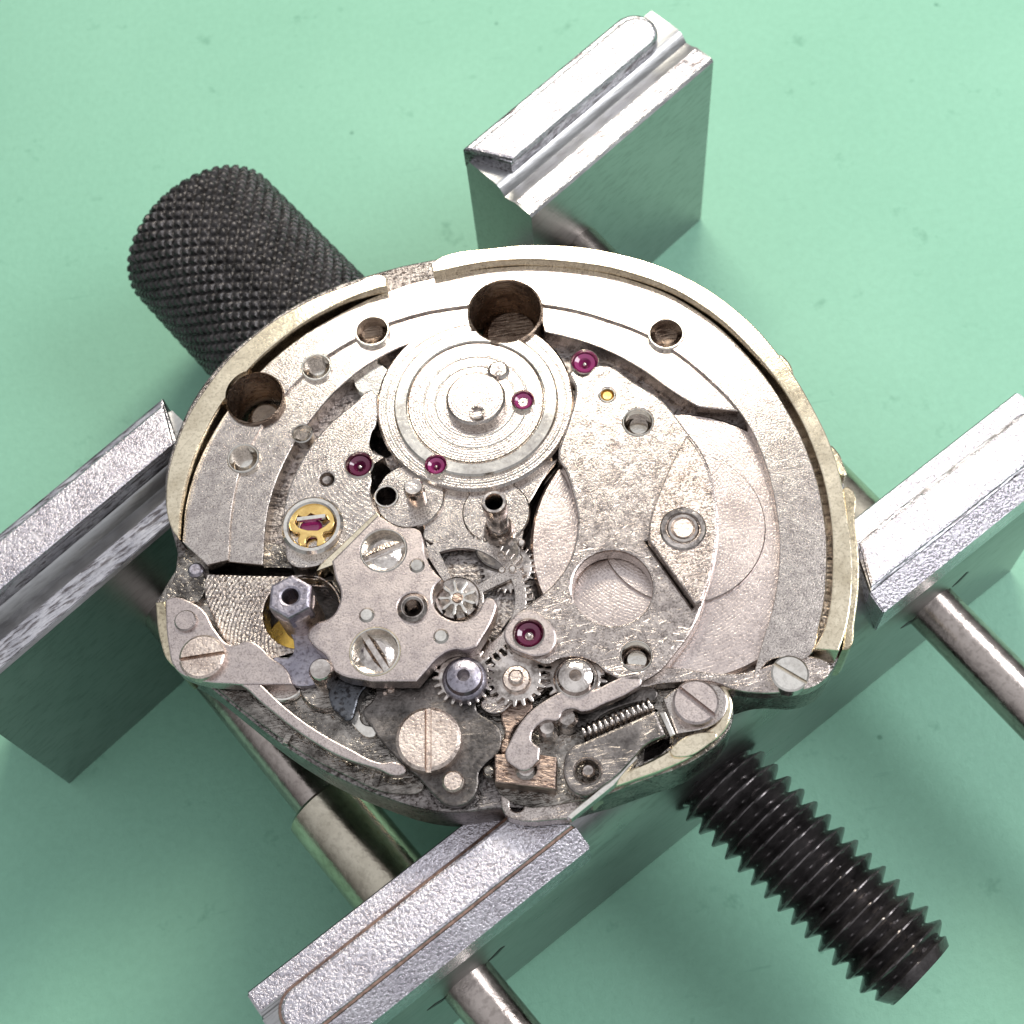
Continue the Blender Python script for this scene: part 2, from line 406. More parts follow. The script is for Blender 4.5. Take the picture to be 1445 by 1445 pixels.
def bore_cut(objs, x, y, r, z=1.76, z0=1.0):
    """drill one round hole down through the given plates"""
    c = at(x, y, z); rw = wr(x, y, z, r)
    v, f = lathe_data([(0, z0), (rw, z0), (rw, 2.2), (0, 2.2)], 48)
    k = bpy.data.objects.new('drill', recalc(pydata('drill', v, f))); C.objects.link(k)
    k.location = (c.x, c.y, 0)
    cut_with(objs, k)

# ------------------------------------------------------------------ the bench mat
me = pydata('work_mat', [(-40, -40, 0), (40, -40, 0), (40, 40, 0), (-40, 40, 0)], [[0, 1, 2, 3]])
o = put('work_mat', me, 'mat_green'); o['kind'] = 'structure'; o['label'] = 'pale green rubber work mat under the holder'

# ------------------------------------------------------------------ the movement holder
ZL, ZT = 1.40, 1.53                     # ledge and lip heights
HOLD = thing('movement_holder', 'steel movement holder with two stepped jaws, guide rods and black clamp screw', 'holder', (0, 0, 0))

def rail_axes(pa, pb, out):
    a, b_ = at(pa[0], pa[1], ZL), at(pb[0], pb[1], ZL)
    u = (b_ - a); u.z = 0; u.normalize()
    v = Vector((-u.y, u.x, 0)) * out
    return a, u, v

def prism(name, prof, a, u, v, s0, s1, mat, parent, bev=0.008, e0=0.0, e1=0.0):
    """the profile (v, z) swept along u from s0 to s1; e0/e1 slant the ends with v"""
    vs = []
    for s, e in ((s0, e0), (s1, e1)):
        for q in prof:
            p = a + u * (s + e * q[0]) + v * q[0]; vs.append((p.x, p.y, q[1]))
    n = len(prof)
    f = [[i, (i + 1) % n, n + (i + 1) % n, n + i] for i in range(n)] + [list(range(n)), list(range(n, 2 * n))]
    me = recalc(pydata(name, vs, f))
    bm = bmesh.new(); bm.from_mesh(me)
    ed = [e for e in bm.edges if len(e.link_faces) == 2 and e.calc_face_angle(0) > R(40)]
    bmesh.ops.bevel(bm, geom=ed, offset=bev, segments=2, affect='EDGES')
    bm.to_mesh(me); bm.free()
    return put(name, me, mat, parent, 40)

def lip(name, a, u, v, s0, s1, v0, v1, round0, round1, parent, mat='jaw_top', z0=ZL - 0.04, z1=ZT):
    def W(s, q): p = a + u * s + v * q; return (p.x, p.y)
    r = (v1 - v0) / 2; vm = (v0 + v1) / 2; pts = []
    if round1: pts += [W(s1 - r + r * math.sin(PI * i / 12), vm - r * math.cos(PI * i / 12)) for i in range(13)]
    else: pts += [W(s1 + round_skew(1, s0, s1), v0), W(s1, v1)]
    if round0: pts += [W(s0 + r - r * math.sin(PI * i / 12), vm + r * math.cos(PI * i / 12)) for i in range(13)]
    else: pts += [W(s0, v1), W(s0 + round_skew(0, s0, s1), v0)]
    return solid(name, [(pts, 'poly')], z0, z1, mat, parent, 0.016)
def round_skew(e, s0, s1): return -0.10 if e else 0.10

# far jaw
fa, fu, fv = rail_axes((0, 948), (1007, 84), 1)
def s_of(a, u, p): return (p - a).dot(u)
fS0 = s_of(fa, fu, at(-62, 990, ZL)); fS1 = s_of(fa, fu, at(1007, 84, ZL))
prof_far = [(0, 0), (0, ZL - 0.015), (0.015, ZL), (0.12, ZL), (0.15, ZL - 0.015), (0.19, ZL - 0.02), (0.22, ZL + 0.02), (0.25, ZL + 0.035), (0.44, ZL + 0.035), (0.47, ZL - 0.02), (0.47, 0)]
l1e = s_of(fa, fu, at(276, 606, ZT)); l2s = s_of(fa, fu, at(672, 222, ZT))
def sweep(name, stations, a, u, v, mat, parent, bev=0.008):
    """one bar whose profile changes along its length (milled lower between the lips)"""
    vs = []
    for s, prof in stations:
        for q in prof:
            p = a + u * s + v * q[0]; vs.append((p.x, p.y, q[1]))
    n = len(stations[0][1]); f = []
    for k in range(len(stations) - 1):
        f += [[k * n + i, k * n + (i + 1) % n, (k + 1) * n + (i + 1) % n, (k + 1) * n + i] for i in range(n)]
    f += [list(range(n)), list(range((len(stations) - 1) * n, len(stations) * n))]
    me = recalc(pydata(name, vs, f))
    return put(name, me, mat, parent, 40)
low_far = [(q[0], min(q[1], 0.98 - 0.002 * i)) for i, q in enumerate(prof_far)]
low_far2 = [(q[0], min(q[1], 0.42 - 0.002 * i)) for i, q in enumerate(prof_far)]
lmid = s_of(fa, fu, at(440, 560, 0.9))
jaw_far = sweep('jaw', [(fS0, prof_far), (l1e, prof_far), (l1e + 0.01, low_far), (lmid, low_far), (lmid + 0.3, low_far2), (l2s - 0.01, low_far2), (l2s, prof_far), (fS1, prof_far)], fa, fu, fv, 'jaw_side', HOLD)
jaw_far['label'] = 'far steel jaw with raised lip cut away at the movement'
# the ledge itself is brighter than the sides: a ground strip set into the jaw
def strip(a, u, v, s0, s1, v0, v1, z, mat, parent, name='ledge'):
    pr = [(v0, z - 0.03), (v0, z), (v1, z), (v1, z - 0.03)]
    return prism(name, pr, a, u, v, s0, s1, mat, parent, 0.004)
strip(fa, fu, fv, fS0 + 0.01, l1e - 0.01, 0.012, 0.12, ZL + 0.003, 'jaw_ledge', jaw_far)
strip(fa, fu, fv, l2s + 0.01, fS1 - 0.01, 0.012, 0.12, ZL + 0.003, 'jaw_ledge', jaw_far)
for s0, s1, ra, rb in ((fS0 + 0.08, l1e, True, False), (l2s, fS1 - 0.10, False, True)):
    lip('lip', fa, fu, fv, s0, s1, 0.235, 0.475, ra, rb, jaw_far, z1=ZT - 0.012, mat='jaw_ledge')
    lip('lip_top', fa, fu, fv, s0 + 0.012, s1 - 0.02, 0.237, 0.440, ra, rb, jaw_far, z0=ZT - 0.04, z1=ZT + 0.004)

# near jaw
na, nu, nv = rail_axes((346, 1401), (1440, 548), -1)
nS0 = 0.0; nS1 = s_of(na, nu, at(1374, 858, 0)) + 0.30
prof_near = [(0, 0), (0, ZL - 0.015), (0.012, ZL), (0.085, ZL), (0.11, ZL - 0.006), (0.13, ZL + 0.03), (0.26, ZL + 0.03), (0.32, ZL - 0.02), (0.415, ZL - 0.16), (0.415, 0)]
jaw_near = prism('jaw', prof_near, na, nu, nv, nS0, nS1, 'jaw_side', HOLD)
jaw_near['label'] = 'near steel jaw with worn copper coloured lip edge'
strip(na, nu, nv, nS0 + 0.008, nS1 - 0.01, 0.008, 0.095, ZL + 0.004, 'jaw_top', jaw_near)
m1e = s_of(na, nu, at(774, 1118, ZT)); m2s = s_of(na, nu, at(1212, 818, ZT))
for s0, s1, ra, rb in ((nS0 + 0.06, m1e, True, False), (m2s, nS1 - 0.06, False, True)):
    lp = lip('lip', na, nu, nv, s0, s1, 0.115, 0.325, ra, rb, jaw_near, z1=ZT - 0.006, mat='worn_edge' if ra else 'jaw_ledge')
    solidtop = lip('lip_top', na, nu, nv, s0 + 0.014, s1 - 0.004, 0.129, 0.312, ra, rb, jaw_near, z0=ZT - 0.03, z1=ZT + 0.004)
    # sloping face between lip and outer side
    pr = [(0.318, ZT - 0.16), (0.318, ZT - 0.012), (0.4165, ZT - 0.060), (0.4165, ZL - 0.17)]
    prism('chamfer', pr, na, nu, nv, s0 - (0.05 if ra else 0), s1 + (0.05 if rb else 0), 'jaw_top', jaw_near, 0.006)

# guide rods and clamp screw run square to the near jaw
ax = nv.copy()
ZR = 0.78
def rod(px, r, s0, s1, mat, name='guide_rod', ax=ax):
    p = at(px[0], px[1], ZR)
    s0 = -((p - fa).dot(-fv)) / (ax.dot(-fv)) - 0.25
    return lathe(name, [(0, s0), (r * 0.92, s0), (r, s0 + 0.02), (r, s1 - 0.02), (r * 0.92, s1), (0, s1)], p, mat, HOLD, 48, axis=ax), p
lax = (at(655, 1378, ZR) - at(482, 1165, ZR)).normalized()
rl, pl = rod((655, 1378), 0.125, -5.2, 2.2, 'rod_steel', ax=lax)
rr, pr_ = rod((1322, 864), 0.125, -5.2, 2.4, 'rod_steel')
# the wider sleeves on the rods, inside of the near jaw
lathe('sleeve', [(0.128, -1.02), (0.175, -1.02), (0.19, -1.005), (0.19, -0.40), (0.128, -0.40)], pl, 'rod_nickel', rl, 48, axis=lax)
lathe('sleeve', [(0.128, -0.95), (0.17, -0.95), (0.185, -0.935), (0.185, -0.40), (0.128, -0.40)], pr_, 'rod_nickel', rr, 48, axis=ax)
# shade inside the saw cuts, painted as near-black patches on the outer face
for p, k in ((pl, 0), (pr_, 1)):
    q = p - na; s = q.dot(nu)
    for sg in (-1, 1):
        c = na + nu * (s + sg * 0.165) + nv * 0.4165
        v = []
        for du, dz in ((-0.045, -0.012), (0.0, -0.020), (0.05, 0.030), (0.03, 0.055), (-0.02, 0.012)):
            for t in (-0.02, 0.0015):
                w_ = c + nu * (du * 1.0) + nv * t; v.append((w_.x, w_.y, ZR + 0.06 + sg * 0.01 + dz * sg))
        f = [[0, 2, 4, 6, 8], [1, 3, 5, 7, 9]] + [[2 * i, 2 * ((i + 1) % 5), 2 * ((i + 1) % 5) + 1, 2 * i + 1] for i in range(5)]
        put('saw_cut_shade', recalc(pydata('saw_cut_shade', v, f)), 'gap', jaw_near)

# threaded clamp screw
def threaded(name, p, r, pitch, s0, s1, mat, parent, axis, depth=0.060, n=88):
    v, f = [], []
    steps = int((s1 - s0) / pitch * 12)
    rnd = random.Random(3)
    for k in range(steps + 1):
        s = s0 + (s1 - s0) * k / steps
        for i in range(n):
            a = 2 * PI * i / n
            t = (s / pitch + i / n) % 1.0
            tri = 1 - abs(2 * t - 1)
            tri = min(1.0, max(0.0, (tri - 0.05) / 0.82))
            rr_ = r - depth * (1 - tri)
            end = min(1.0, (s1 - s) / 0.10)
            rr_ = min(rr_, r - depth * 1.0 * (1 - end))
            rr_ += rnd.uniform(-1, 1) * 0.0007
            v.append((rr_ * math.cos(a), rr_ * math.sin(a), s))
    for k in range(steps):
        for i in range(n):
            j = (i + 1) % n
            f.append([k * n + i, k * n + j, (k + 1) * n + j, (k + 1) * n + i])
    c0 = len(v); v.append((0, 0, s0)); v.append((0, 0, s1 + 0.0))
    for i in range(n):
        j = (i + 1) % n
        f.append([c0, j, i]); f.append([c0 + 1, steps * n + i, steps * n + j])
    me = recalc(pydata(name, v, f))
    me.transform(Matrix.Translation(p) @ Vector(axis).to_track_quat('Z', 'Y').to_matrix().to_4x4())
    return put(name, me, mat, parent, 28)
ps = at(1150, 1232, ZR)
knob_c = at(322, 440, ZR)
sax = (at(1298, 1374, ZR) - at(985, 1072, ZR)).normalized()
s_end = (at(1300, 1376, ZR) - ps).dot(sax)
threaded('clamp_screw', ps, 0.235, 0.0790, -1.6, s_end, 'black_oxide', HOLD, sax)

# knurled knob on the far end
def knurled(name, p, axis, r, ln, mat, parent, n=420, m=180):
    v, f = [], []
    for k in range(m + 1):
        s = -ln / 2 + ln * k / m
        for i in range(n):
            a = 2 * PI * i / n
            x1 = (42 * a / (2 * PI) + s / 0.075) % 1.0
            x2 = (42 * a / (2 * PI) - s / 0.075) % 1.0
            h = min(1 - abs(2 * x1 - 1), 1 - abs(2 * x2 - 1))
            h = min(h * 1.5, 0.80 + 0.12 * math.sin(i * 12.9 + k * 7.3) ** 2)
            e = min(1.0, (ln / 2 - abs(s)) / 0.06)
            rr_ = (r - 0.027 * (1 - h)) - 0.05 * (1 - e) ** 2
            v.append((rr_ * math.cos(a), rr_ * math.sin(a), s))
    for k in range(m):
        for i in range(n):
            j = (i + 1) % n
            f.append([k * n + i, k * n + j, (k + 1) * n + j, (k + 1) * n + i])
    for s, row in ((-ln / 2, 0), (ln / 2, m)):
        c0 = len(v); v.append((0, 0, s))
        for i in range(n): f.append([c0, row * n + i, row * n + (i + 1) % n])
    me = recalc(pydata(name, v, f))
    me.transform(Matrix.Translation(p) @ Vector(axis).to_track_quat('Z', 'Y').to_matrix().to_4x4())
    return put(name, me, mat, parent, 50)
kax = (at(440, 560, ZR) - at(320, 432, ZR)).normalized()
kp = at(368, 422, ZR)
knurled('knurled_knob', kp, kax, 0.485, 1.18, 'black_knurl', HOLD)
kb = kp + kax * 0.5
lathe('spindle', [(0, 0), (0.2, 0), (0.2, 1.4), (0, 1.4)], kb, 'black_oxide', HOLD, 32, axis=kax)

# ------------------------------------------------------------------ the movement
MV = thing('watch_movement', 'round nickel watch movement with ruby jewels and gears clamped in the steel jaws', 'watch movement', tuple(at(715, 750, 1.36)))
ORIG[MV.name] = Vector(MV.location)

# base plate and lower, darker floor
base = [(232, 690), (250, 612), (292, 535), (360, 468), (440, 417), (540, 382), (610, 366), (700, 352), (770, 349), (860, 358), (950, 388), (1030, 434), (1100, 504), (1150, 584), (1185, 662), (1204, 760), (1202, 850), (1186, 925), (1150, 968), (1070, 974), (1036, 984, 1), (1030, 1030), (985, 1072), (900, 1106), (836, 1128), (800, 1140), (700, 1140), (650, 1146), (600, 1142), (540, 1124), (480, 1099), (430, 1072), (380, 1038), (330, 998), (285, 962), (240, 930), (222, 880), (220, 846, 1), (246, 812), (250, 780, 1)]
plate('main_plate', base, 1.36, 1.64, 'floor_metal', MV, holes=[(425, 864, 54)], bevel=0.01)
plate('dial_plate', [(q[0] + (715 - q[0]) * 0.06, q[1] + (745 - q[1]) * 0.06) for q in base], 1.37, 1.43, 'dark_steel', MV)
lower = [(250, 800), (268, 770), (400, 770), (470, 800), (520, 930), (700, 900), (700, 985), (560, 1000), (600, 1110), (560, 1120), (480, 1090), (430, 1064), (380, 1030), (330, 992), (285, 955), (240, 925), (226, 880), (224, 850)]
plate('lower_plate', lower, 1.60, 1.665, 'lower_plate', MV, holes=[(425, 863, 54)])
# outer wall of the case ring, left and right of the gap at the top
rimL = [(234, 705), (250, 622), (292, 545), (352, 479), (430, 427), (500, 399), (536, 387), (546, 392, 1), (546, 404, 1), (532, 407), (466, 434), (394, 480), (333, 541), (285, 617), (258, 697), (251, 758, 1), (243, 748)]
plate('case_ring', rimL, 1.45, 1.80, 'gilt_rim', MV, bevel=0.006)
rimR = [(608, 372, 1), (625, 361), (690, 350), (770, 345), (870, 357), (960, 387), (1040, 438), (1100, 501), (1150, 580), (1180, 650), (1194, 720), (1203, 800), (1196, 880), (1184, 918, 1), (1150, 915, 1), (1166, 880), (1175, 800), (1171, 720), (1152, 643), (1116, 566), (1064, 497), (984, 427), (902, 389), (800, 369), (700, 368), (611, 384, 1)]
plate('case_ring', rimR, 1.45, 1.80, 'gilt_rim', MV, bevel=0.006)
wallR = [(1188, 690, 1), (1198, 686), (1207, 740), (1213, 800), (1206, 880), (1199, 915), (1188, 918, 1), (1192, 885), (1197, 800), (1194, 740)]
plate('outer_wall', wallR, 1.40, 1.74, 'gilt_wall', MV, bevel=0.008)
plate('clip', [(1098, 500), (1112, 508), (1121, 530), (1121, 545), (1110, 530)], 1.45, 1.72, 'gilt_wall', MV, bevel=0.01)
plate('clip', [(1170, 628), (1182, 636), (1190, 652), (1192, 672), (1180, 660)], 1.45, 1.72, 'gilt_wall', MV, bevel=0.01)

# outer annular plate
ring = [(264, 764, 1), (272, 700), (302, 622), (352, 550), (412, 492), (480, 449), (540, 420), (610, 398), (700, 383), (800, 383), (900, 404), (980, 443), (1052, 508), (1102, 577), (1137, 650), (1155, 720), (1160, 800), (1150, 880), (1132, 925), (1090, 930), (1062, 958, 1), (1076, 905), (1092, 850), (1100, 780), (1094, 710), (1075, 640), (1050, 590), (1000, 535), (930, 482), (860, 452), (780, 432), (712, 428), (640, 434), (580, 446), (520, 469), (450, 511), (390, 571), (348, 640), (330, 700), (322, 790, 1), (292, 797, 1)]
ring = [((q[0] - 712) * 1.016 + 712, (q[1] - 745) * 1.016 + 745) + tuple(q[2:]) if i < 19 else q for i, q in enumerate(ring)]
plate('plate_ring', ring, 1.60, 1.75, 'nickel_turned', MV, bevel=0.005,
      extra=[])
innL = [(318, 792, 1), (326, 700), (344, 640), (386, 569), (448, 508), (520, 466), (580, 443), (668, 432, 1), (668, 462, 1), (600, 478), (545, 500), (490, 537), (440, 590), (400, 655), (378, 720), (371, 797, 1)]
plate('step_ring', innL, 1.60, 1.735, 'nickel_turned', MV, bevel=0.006)
innR = [(758, 430, 1), (860, 449), (932, 480), (1002, 533), (1046, 581, 1), (985, 574, 1), (950, 553), (900, 518), (840, 488), (768, 468, 1)]
plate('step_ring', innR, 1.60, 1.735, 'nickel_turned', MV, bevel=0.006)
# seats inside the ring's screw holes
for x, y, r, mt_ in ((940, 472, 22, 'bore_metal'), (525, 468, 21, 'bore_metal'), (448, 519, 17, 'nickel_bright'), (344, 648, 18, 'nickel_bright'), (426, 613, 12, 'nickel_bright')):
    disc('pin', x, y, r, 1.60, 1.68, mt_, MV, 0.02)
for x, y, r in ((940, 470, 23), (525, 466, 22), (446, 517, 19), (343, 646, 20), (426, 611, 13)):
    disc('bushing', x, y, r * 1.14, 1.70, 1.757, 'nickel_bright', MV, 0.004, hole_r=r * 0.98)
# the big bores
for x, y, r in ((713, 440, 50.5), (360, 562, 39)):
    c = at(x, y, 1.76); rw = wr(x, y, 1.76, r)
    lathe('bore', [(rw * 0.97, 1.30), (rw * 1.06, 1.30), (rw * 1.06, 1.762), (rw * 1.0, 1.768), (rw * 0.97, 1.76), (rw * 0.97, 1.30)], (c.x, c.y, 0), 'bore_metal', MV, 48)
disc('bore_step', 374, 588, 26, 1.46, 1.54, 'nickel_bright', MV, 0.03)
disc('bore_step', 722, 470, 42, 1.40, 1.50, 'bore_metal', MV, 0.03)
disc('recess_pad', 525, 535, 28, 1.60, 1.70, 'nickel_bright', MV, 0.01)

# left train bridge with jewels and shock setting
brL = [(402, 772), (400, 720), (418, 664), (455, 608), (500, 568), (524, 550), (533, 556, 1), (530, 600), (524, 612), (524, 634), (545, 648), (540, 664), (526, 676), (524, 704), (532, 722, 1), (470, 788, 1), (440, 800), (410, 796)]
plate('train_bridge', brL, 1.60, 1.75, 'nickel_swirl', MV, bevel=0.008, holes=[(507, 656, 17), (461, 676, 10)])
jewel(507, 656, 16, 1.755, MV)
disc('screw', 461, 677, 8.5, 1.60, 1.73, 'steel_polished', MV, 0.01, 20)
# shock setting
SH = disc('shock_setting', 440, 740, 44, 1.66, 1.80, 'nickel_bright', MV, 0.012, 48, hole_r=33)
disc('setting_floor', 440, 740, 33, 1.60, 1.70, 'bronze_block', SH, 0.01)
c = at(440, 740, 1.79)
sc_ = wr(440, 740, 1.79, 1.0)
lyre_out = [(408, 740), (414, 722), (430, 712), (445, 710), (462, 716), (472, 735), (466, 748), (456, 752), (458, 766), (448, 771), (446, 758), (434, 758), (428, 770), (420, 764), (422, 752), (412, 750)]
lyre_in = [(416, 738), (420, 727), (430, 731), (438, 724), (452, 730), (460, 727), (465, 736), (458, 742), (448, 748), (434, 748), (422, 745)]
plate('shock_spring', lyre_out, 1.765, 1.785, 'gilt_spring', SH, bevel=0.004, extra=[lyre_in])
SHJ = disc('shock_jewel', 438, 744, 17, 1.68, 1.762, 'ruby_pink', SH, 0.03)
box_between('spring_bar', at(419, 733, 1.80), at(459, 728, 1.80), 0.016, 1.785, 1.803, 'nickel_bright', SH)

# boss with the plain post, next to the bridge
disc('boss', 578, 700, 49, 1.60, 1.72, 'nickel', MV, 0.006)
disc('bushing', 545, 700, 18, 1.70, 1.727, 'nickel_bright', MV, 0.004, 28, hole_r=14.5)
def post(x, y, r, z0, z1, mat, hole_r=0.0, name='post', n=36, collar=True):
    c = at(x, y, z1); rw = wr(x, y, z1, r)
    if hole_r:
        prof = [(0, z1 - 0.06), (rw * hole_r, z1 - 0.055), (rw * hole_r, z1 - 0.008), (rw * (hole_r + 0.06), z1), (rw * 0.9, z1), (rw, z1 - 0.012)]
    else:
        prof = [(0, z1), (rw * 0.82, z1), (rw, z1 - 0.014)]
    if collar: prof += [(rw, z1 - 0.08), (rw * 0.86, z1 - 0.085), (rw * 0.86, z0 + 0.03), (rw * 1.15, z0 + 0.025), (rw * 1.15, z0), (0, z0)]
    else: prof += [(rw, z0), (0, z0)]
    return lathe(name, prof, (c.x, c.y, 0), mat, MV, n)
post(583, 686, 14.5, 1.66, 1.86, 'screw_polished', collar=False)
plate('train_plate', [(560, 690), (640, 660), (730, 655), (788, 648, 1), (762, 684), (746, 722), (740, 762, 1), (690, 770), (640, 766), (600, 762), (596, 740), (580, 730)], 1.60, 1.70, 'nickel', MV, bevel=0.006)
disc('train_boss', 700, 722, 48, 1.62, 1.712, 'nickel', MV, 0.006)

# automatic wheel with its rings
disc('reverser_wheel', 670, 566, 139, 1.60, 1.745, 'nickel_wheel', MV, 0.010, 96)
RW = disc('reverser_ring', 671, 566, 116, 1.70, 1.765, 'nickel_bright', MV, 0.008, 96, hole_r=97)
gearpts = None
disc('reverser_disc', 671, 566, 96, 1.70, 1.752, 'nickel_wheel', MV, 0.006, 96)
for r_ in (128, 74, 58):
    disc('turned_line', 671, 566, r_, 1.70, 1.749 if r_ > 100 else 1.756, 'nickel_bright', MV, 0.003, 96, hole_r=r_ - 2.5)
disc('hub', 671, 561, 42, 1.72, 1.805, 'nickel_wheel', MV, 0.01, 64)
post(673, 581, 12, 1.75, 1.822, 'steel_polished', 0.6, collar=False)
disc('rivet', 703, 521, 16, 1.72, 1.768, 'screw_polished', MV, 0.02, 28)
jewel(738, 565, 13, 1.768, MV, 'ruby_pink')
jewel(615, 656, 13, 1.772, MV, 'ruby_pink')
jewel(825, 511, 16, 1.775, MV, 'ruby_pink')

# mainspring barrel under the large bridge
disc('barrel', 955, 765, 208, 1.50, 1.685, 'barrel_metal', MV, 0.012, 128)
disc('barrel_lid', 962, 742, 118, 1.66, 1.700, 'barrel_metal', MV, 0.004, 96)

# large bridge
brR = [(806, 522), (822, 530), (846, 514), (897, 540), (935, 565), (968, 606), (993, 641), (1007, 680), (1014, 722), (1013, 772), (1005, 811), (992, 853), (979, 885), (953, 922), (925, 952), (900, 962), (857, 950), (841, 936), (818, 927), (791, 929), (773, 937), (750, 930), (722, 918), (712, 896), (722, 872), (749, 851), (765, 838), (786, 817), (802, 793), (812, 762), (815, 734), (810, 702), (798, 664), (788, 646), (800, 600), (812, 548)]
plate('barrel_bridge', brR, 1.70, 1.795, 'nickel_scratched', MV, bevel=0.010,
      holes=[(864, 829, 57), (898, 925, 21), (900.5, 595, 20), (857, 557, 10)],
      extra=[[(911, 764), (917, 762), (984, 853), (977, 858)]])
plate('click_plate', [(969, 612, 1), (952, 644), (932, 690), (917, 735), (915, 762, 1), (981, 853, 1), (990, 849, 1), (1003, 811), (1010, 772), (1011, 725), (1004, 682), (991, 645)], 1.78, 1.85, 'nickel_click', MV, bevel=0.008)
disc('arbor_ring', 964, 745, 33, 1.78, 1.860, 'steel_polished', MV, 0.006, 48, hole_r=24)
disc('arbor_ring', 964, 745, 23, 1.78, 1.856, 'screw_polished', MV, 0.006, 40, hole_r=16)
disc('arbor', 964, 745, 15, 1.76, 1.860, 'screw_turned', MV, 0.004, 32)
for x, y, r in ((900.5, 595, 20), (898, 925, 21)):
    disc('bushing', x, y, r * 1.13, 1.76, 1.801, 'nickel_bright', MV, 0.004, 36, hole_r=r * 0.99)
    disc('pin', x + 1, y + 6, r * 0.92, 1.60, 1.71, 'nickel_bright', MV, 0.02, 32)
disc('screw', 857, 558, 9, 1.70, 1.79, 'gilt_spring', MV, 0.012, 20)
disc('bushing', 857, 557, 12, 1.76, 1.80, 'nickel_bright', MV, 0.003, 24, hole_r=9.5)
plate('jewel_boss', [(735, 862), (752, 861), (772, 874), (785, 896), (780, 916), (762, 926), (738, 922), (716, 908), (711, 892), (720, 876)], 1.76, 1.825, 'nickel_pink', MV, bevel=0.008, holes=[(746, 894, 19)])
jewel(746, 894, 18, 1.828, MV)

# going train beside the top plate: the spoked wheel, pinion and centre tube
gear('wheel', 648, 846, 103, 60, 1.69, 1.715, 'nickel', MV, 0.08, bore=0.08, windows=4, win=(0.34, 0.76), phase=0.35, spoke=0.12)
plate('train_floor', [(600, 765), (690, 772), (735, 790), (752, 845), (725, 868), (705, 905), (720, 935), (640, 950), (560, 900), (560, 800)], 1.60, 1.655, 'floor_metal', MV, bevel=0.004)
gear('wheel', 716, 800, 40, 26, 1.66, 1.685, 'steel_polished', MV, 0.14, bore=0.1, phase=0.1)
PN = disc('pinion_seat', 645, 844, 33, 1.70, 1.745, 'steel_polished', MV, 0.008, 40)
c = at(645, 843, 1.80); rw = wr(645, 843, 1.80, 1)
pts = []
for i in range(9):
    a = 2 * PI * i / 9 + 0.2; p = 2 * PI / 9
    for k, rr_ in ((-0.5, 11), (-0.22, 13), (-0.17, 24), (0.0, 28), (0.17, 24), (0.22, 13)):
        pts.append((c.x + rw * rr_ * math.cos(a + k * p), c.y + rw * rr_ * math.sin(a + k * p)))
solid('pinion', [(pts, 'poly'), (ring_pts(c.x, c.y, rw * 7, 20), 'poly')], 1.72, 1.80, 'nickel_bright', MV, 0.004)
post(645, 843, 7.5, 1.72, 1.812, 'bronze_block', collar=False, name='arbor', n=20)
c = at(697, 708, 2.02); q = wr(697, 708, 2.02, 1)
lathe('centre_tube', [(0, 1.72), (11 * q, 1.72), (11.5 * q, 2.01), (13 * q, 2.02), (16.5 * q, 2.02), (18 * q, 2.008), (18 * q, 1.93), (16 * q, 1.925), (16 * q, 1.80), (19 * q, 1.79), (24 * q, 1.72), (26 * q, 1.64), (0, 1.64)], (c.x, c.y, 0), 'steel_polished', MV, 40)
plate('tube_shroud', [(668, 772), (670, 748), (682, 735), (712, 735), (724, 752), (735, 775), (724, 800), (690, 800)], 1.64, 1.71, 'dark_steel', MV, bevel=0.01)
for i in range(9):  # small polished discs added as glints around the tube, not real teeth
    x = 706 + (i % 3) * 13 + (i * 7 % 5); y = 762 + (i // 3) * 20 + (i * 5 % 7)
    disc('glint_disc', x, y, 5.5, 1.66, 1.70 + 0.01 * (i % 4), 'screw_polished', MV, 0.008, 12)

# top plate with its two screws
top = [(533, 726, 1), (560, 742), (590, 747), (597, 760), (601, 785), (613, 806), (624, 817, 1), (613, 829), (611, 846), (616, 861), (630, 872), (646, 876), (662, 873), (675, 862), (682, 848), (690, 843), (700, 850), (699, 864), (673, 913, 1), (657, 917), (638, 917), (620, 927), (600, 948), (588, 962, 1), (524, 962, 1), (473, 948), (460, 926), (440, 908), (434, 893), (441, 882), (468, 869), (478, 852), (480, 833), (473, 816), (468, 791, 1)]
plate('top_plate', top, 1.75, 1.845, 'nickel_pink', MV, bevel=0.009, holes=[(541, 776, 31), (529, 919, 33), (582, 856, 20)])
for x, y, r, a in ((541, 776, 30, -22), (529, 919, 32, 57)):
    screw(x, y, r, 1.72, 1.842, 'screw_polished', MV, a, 0.13, 0.04, dome=0.5)
    disc('counterbore', x, y, r * 1.12, 1.76, 1.849, 'nickel_bright', MV, 0.004, 40, hole_r=r * 1.02)
for x, y in ((588, 797), (517, 867), (622, 897)):
    disc('pin', x, y, 11.5, 1.76, 1.854, 'nickel_bright', MV, 0.01, 28)
disc('bushing', 582, 856, 21, 1.645, 1.868, 'steel_polished', MV, 0.014, 40, hole_r=12)
disc('gilt_edge', 529, 919, 37, 1.76, 1.8475, 'gilt_rim', MV, 0.003, 40, hole_r=34.5)
plate('bridge_edge', [(531, 722, 1), (536, 728, 1), (470, 797, 1), (446, 806, 1), (452, 796, 1)], 1.66, 1.765, 'gilt_rim', MV, bevel=0.005)

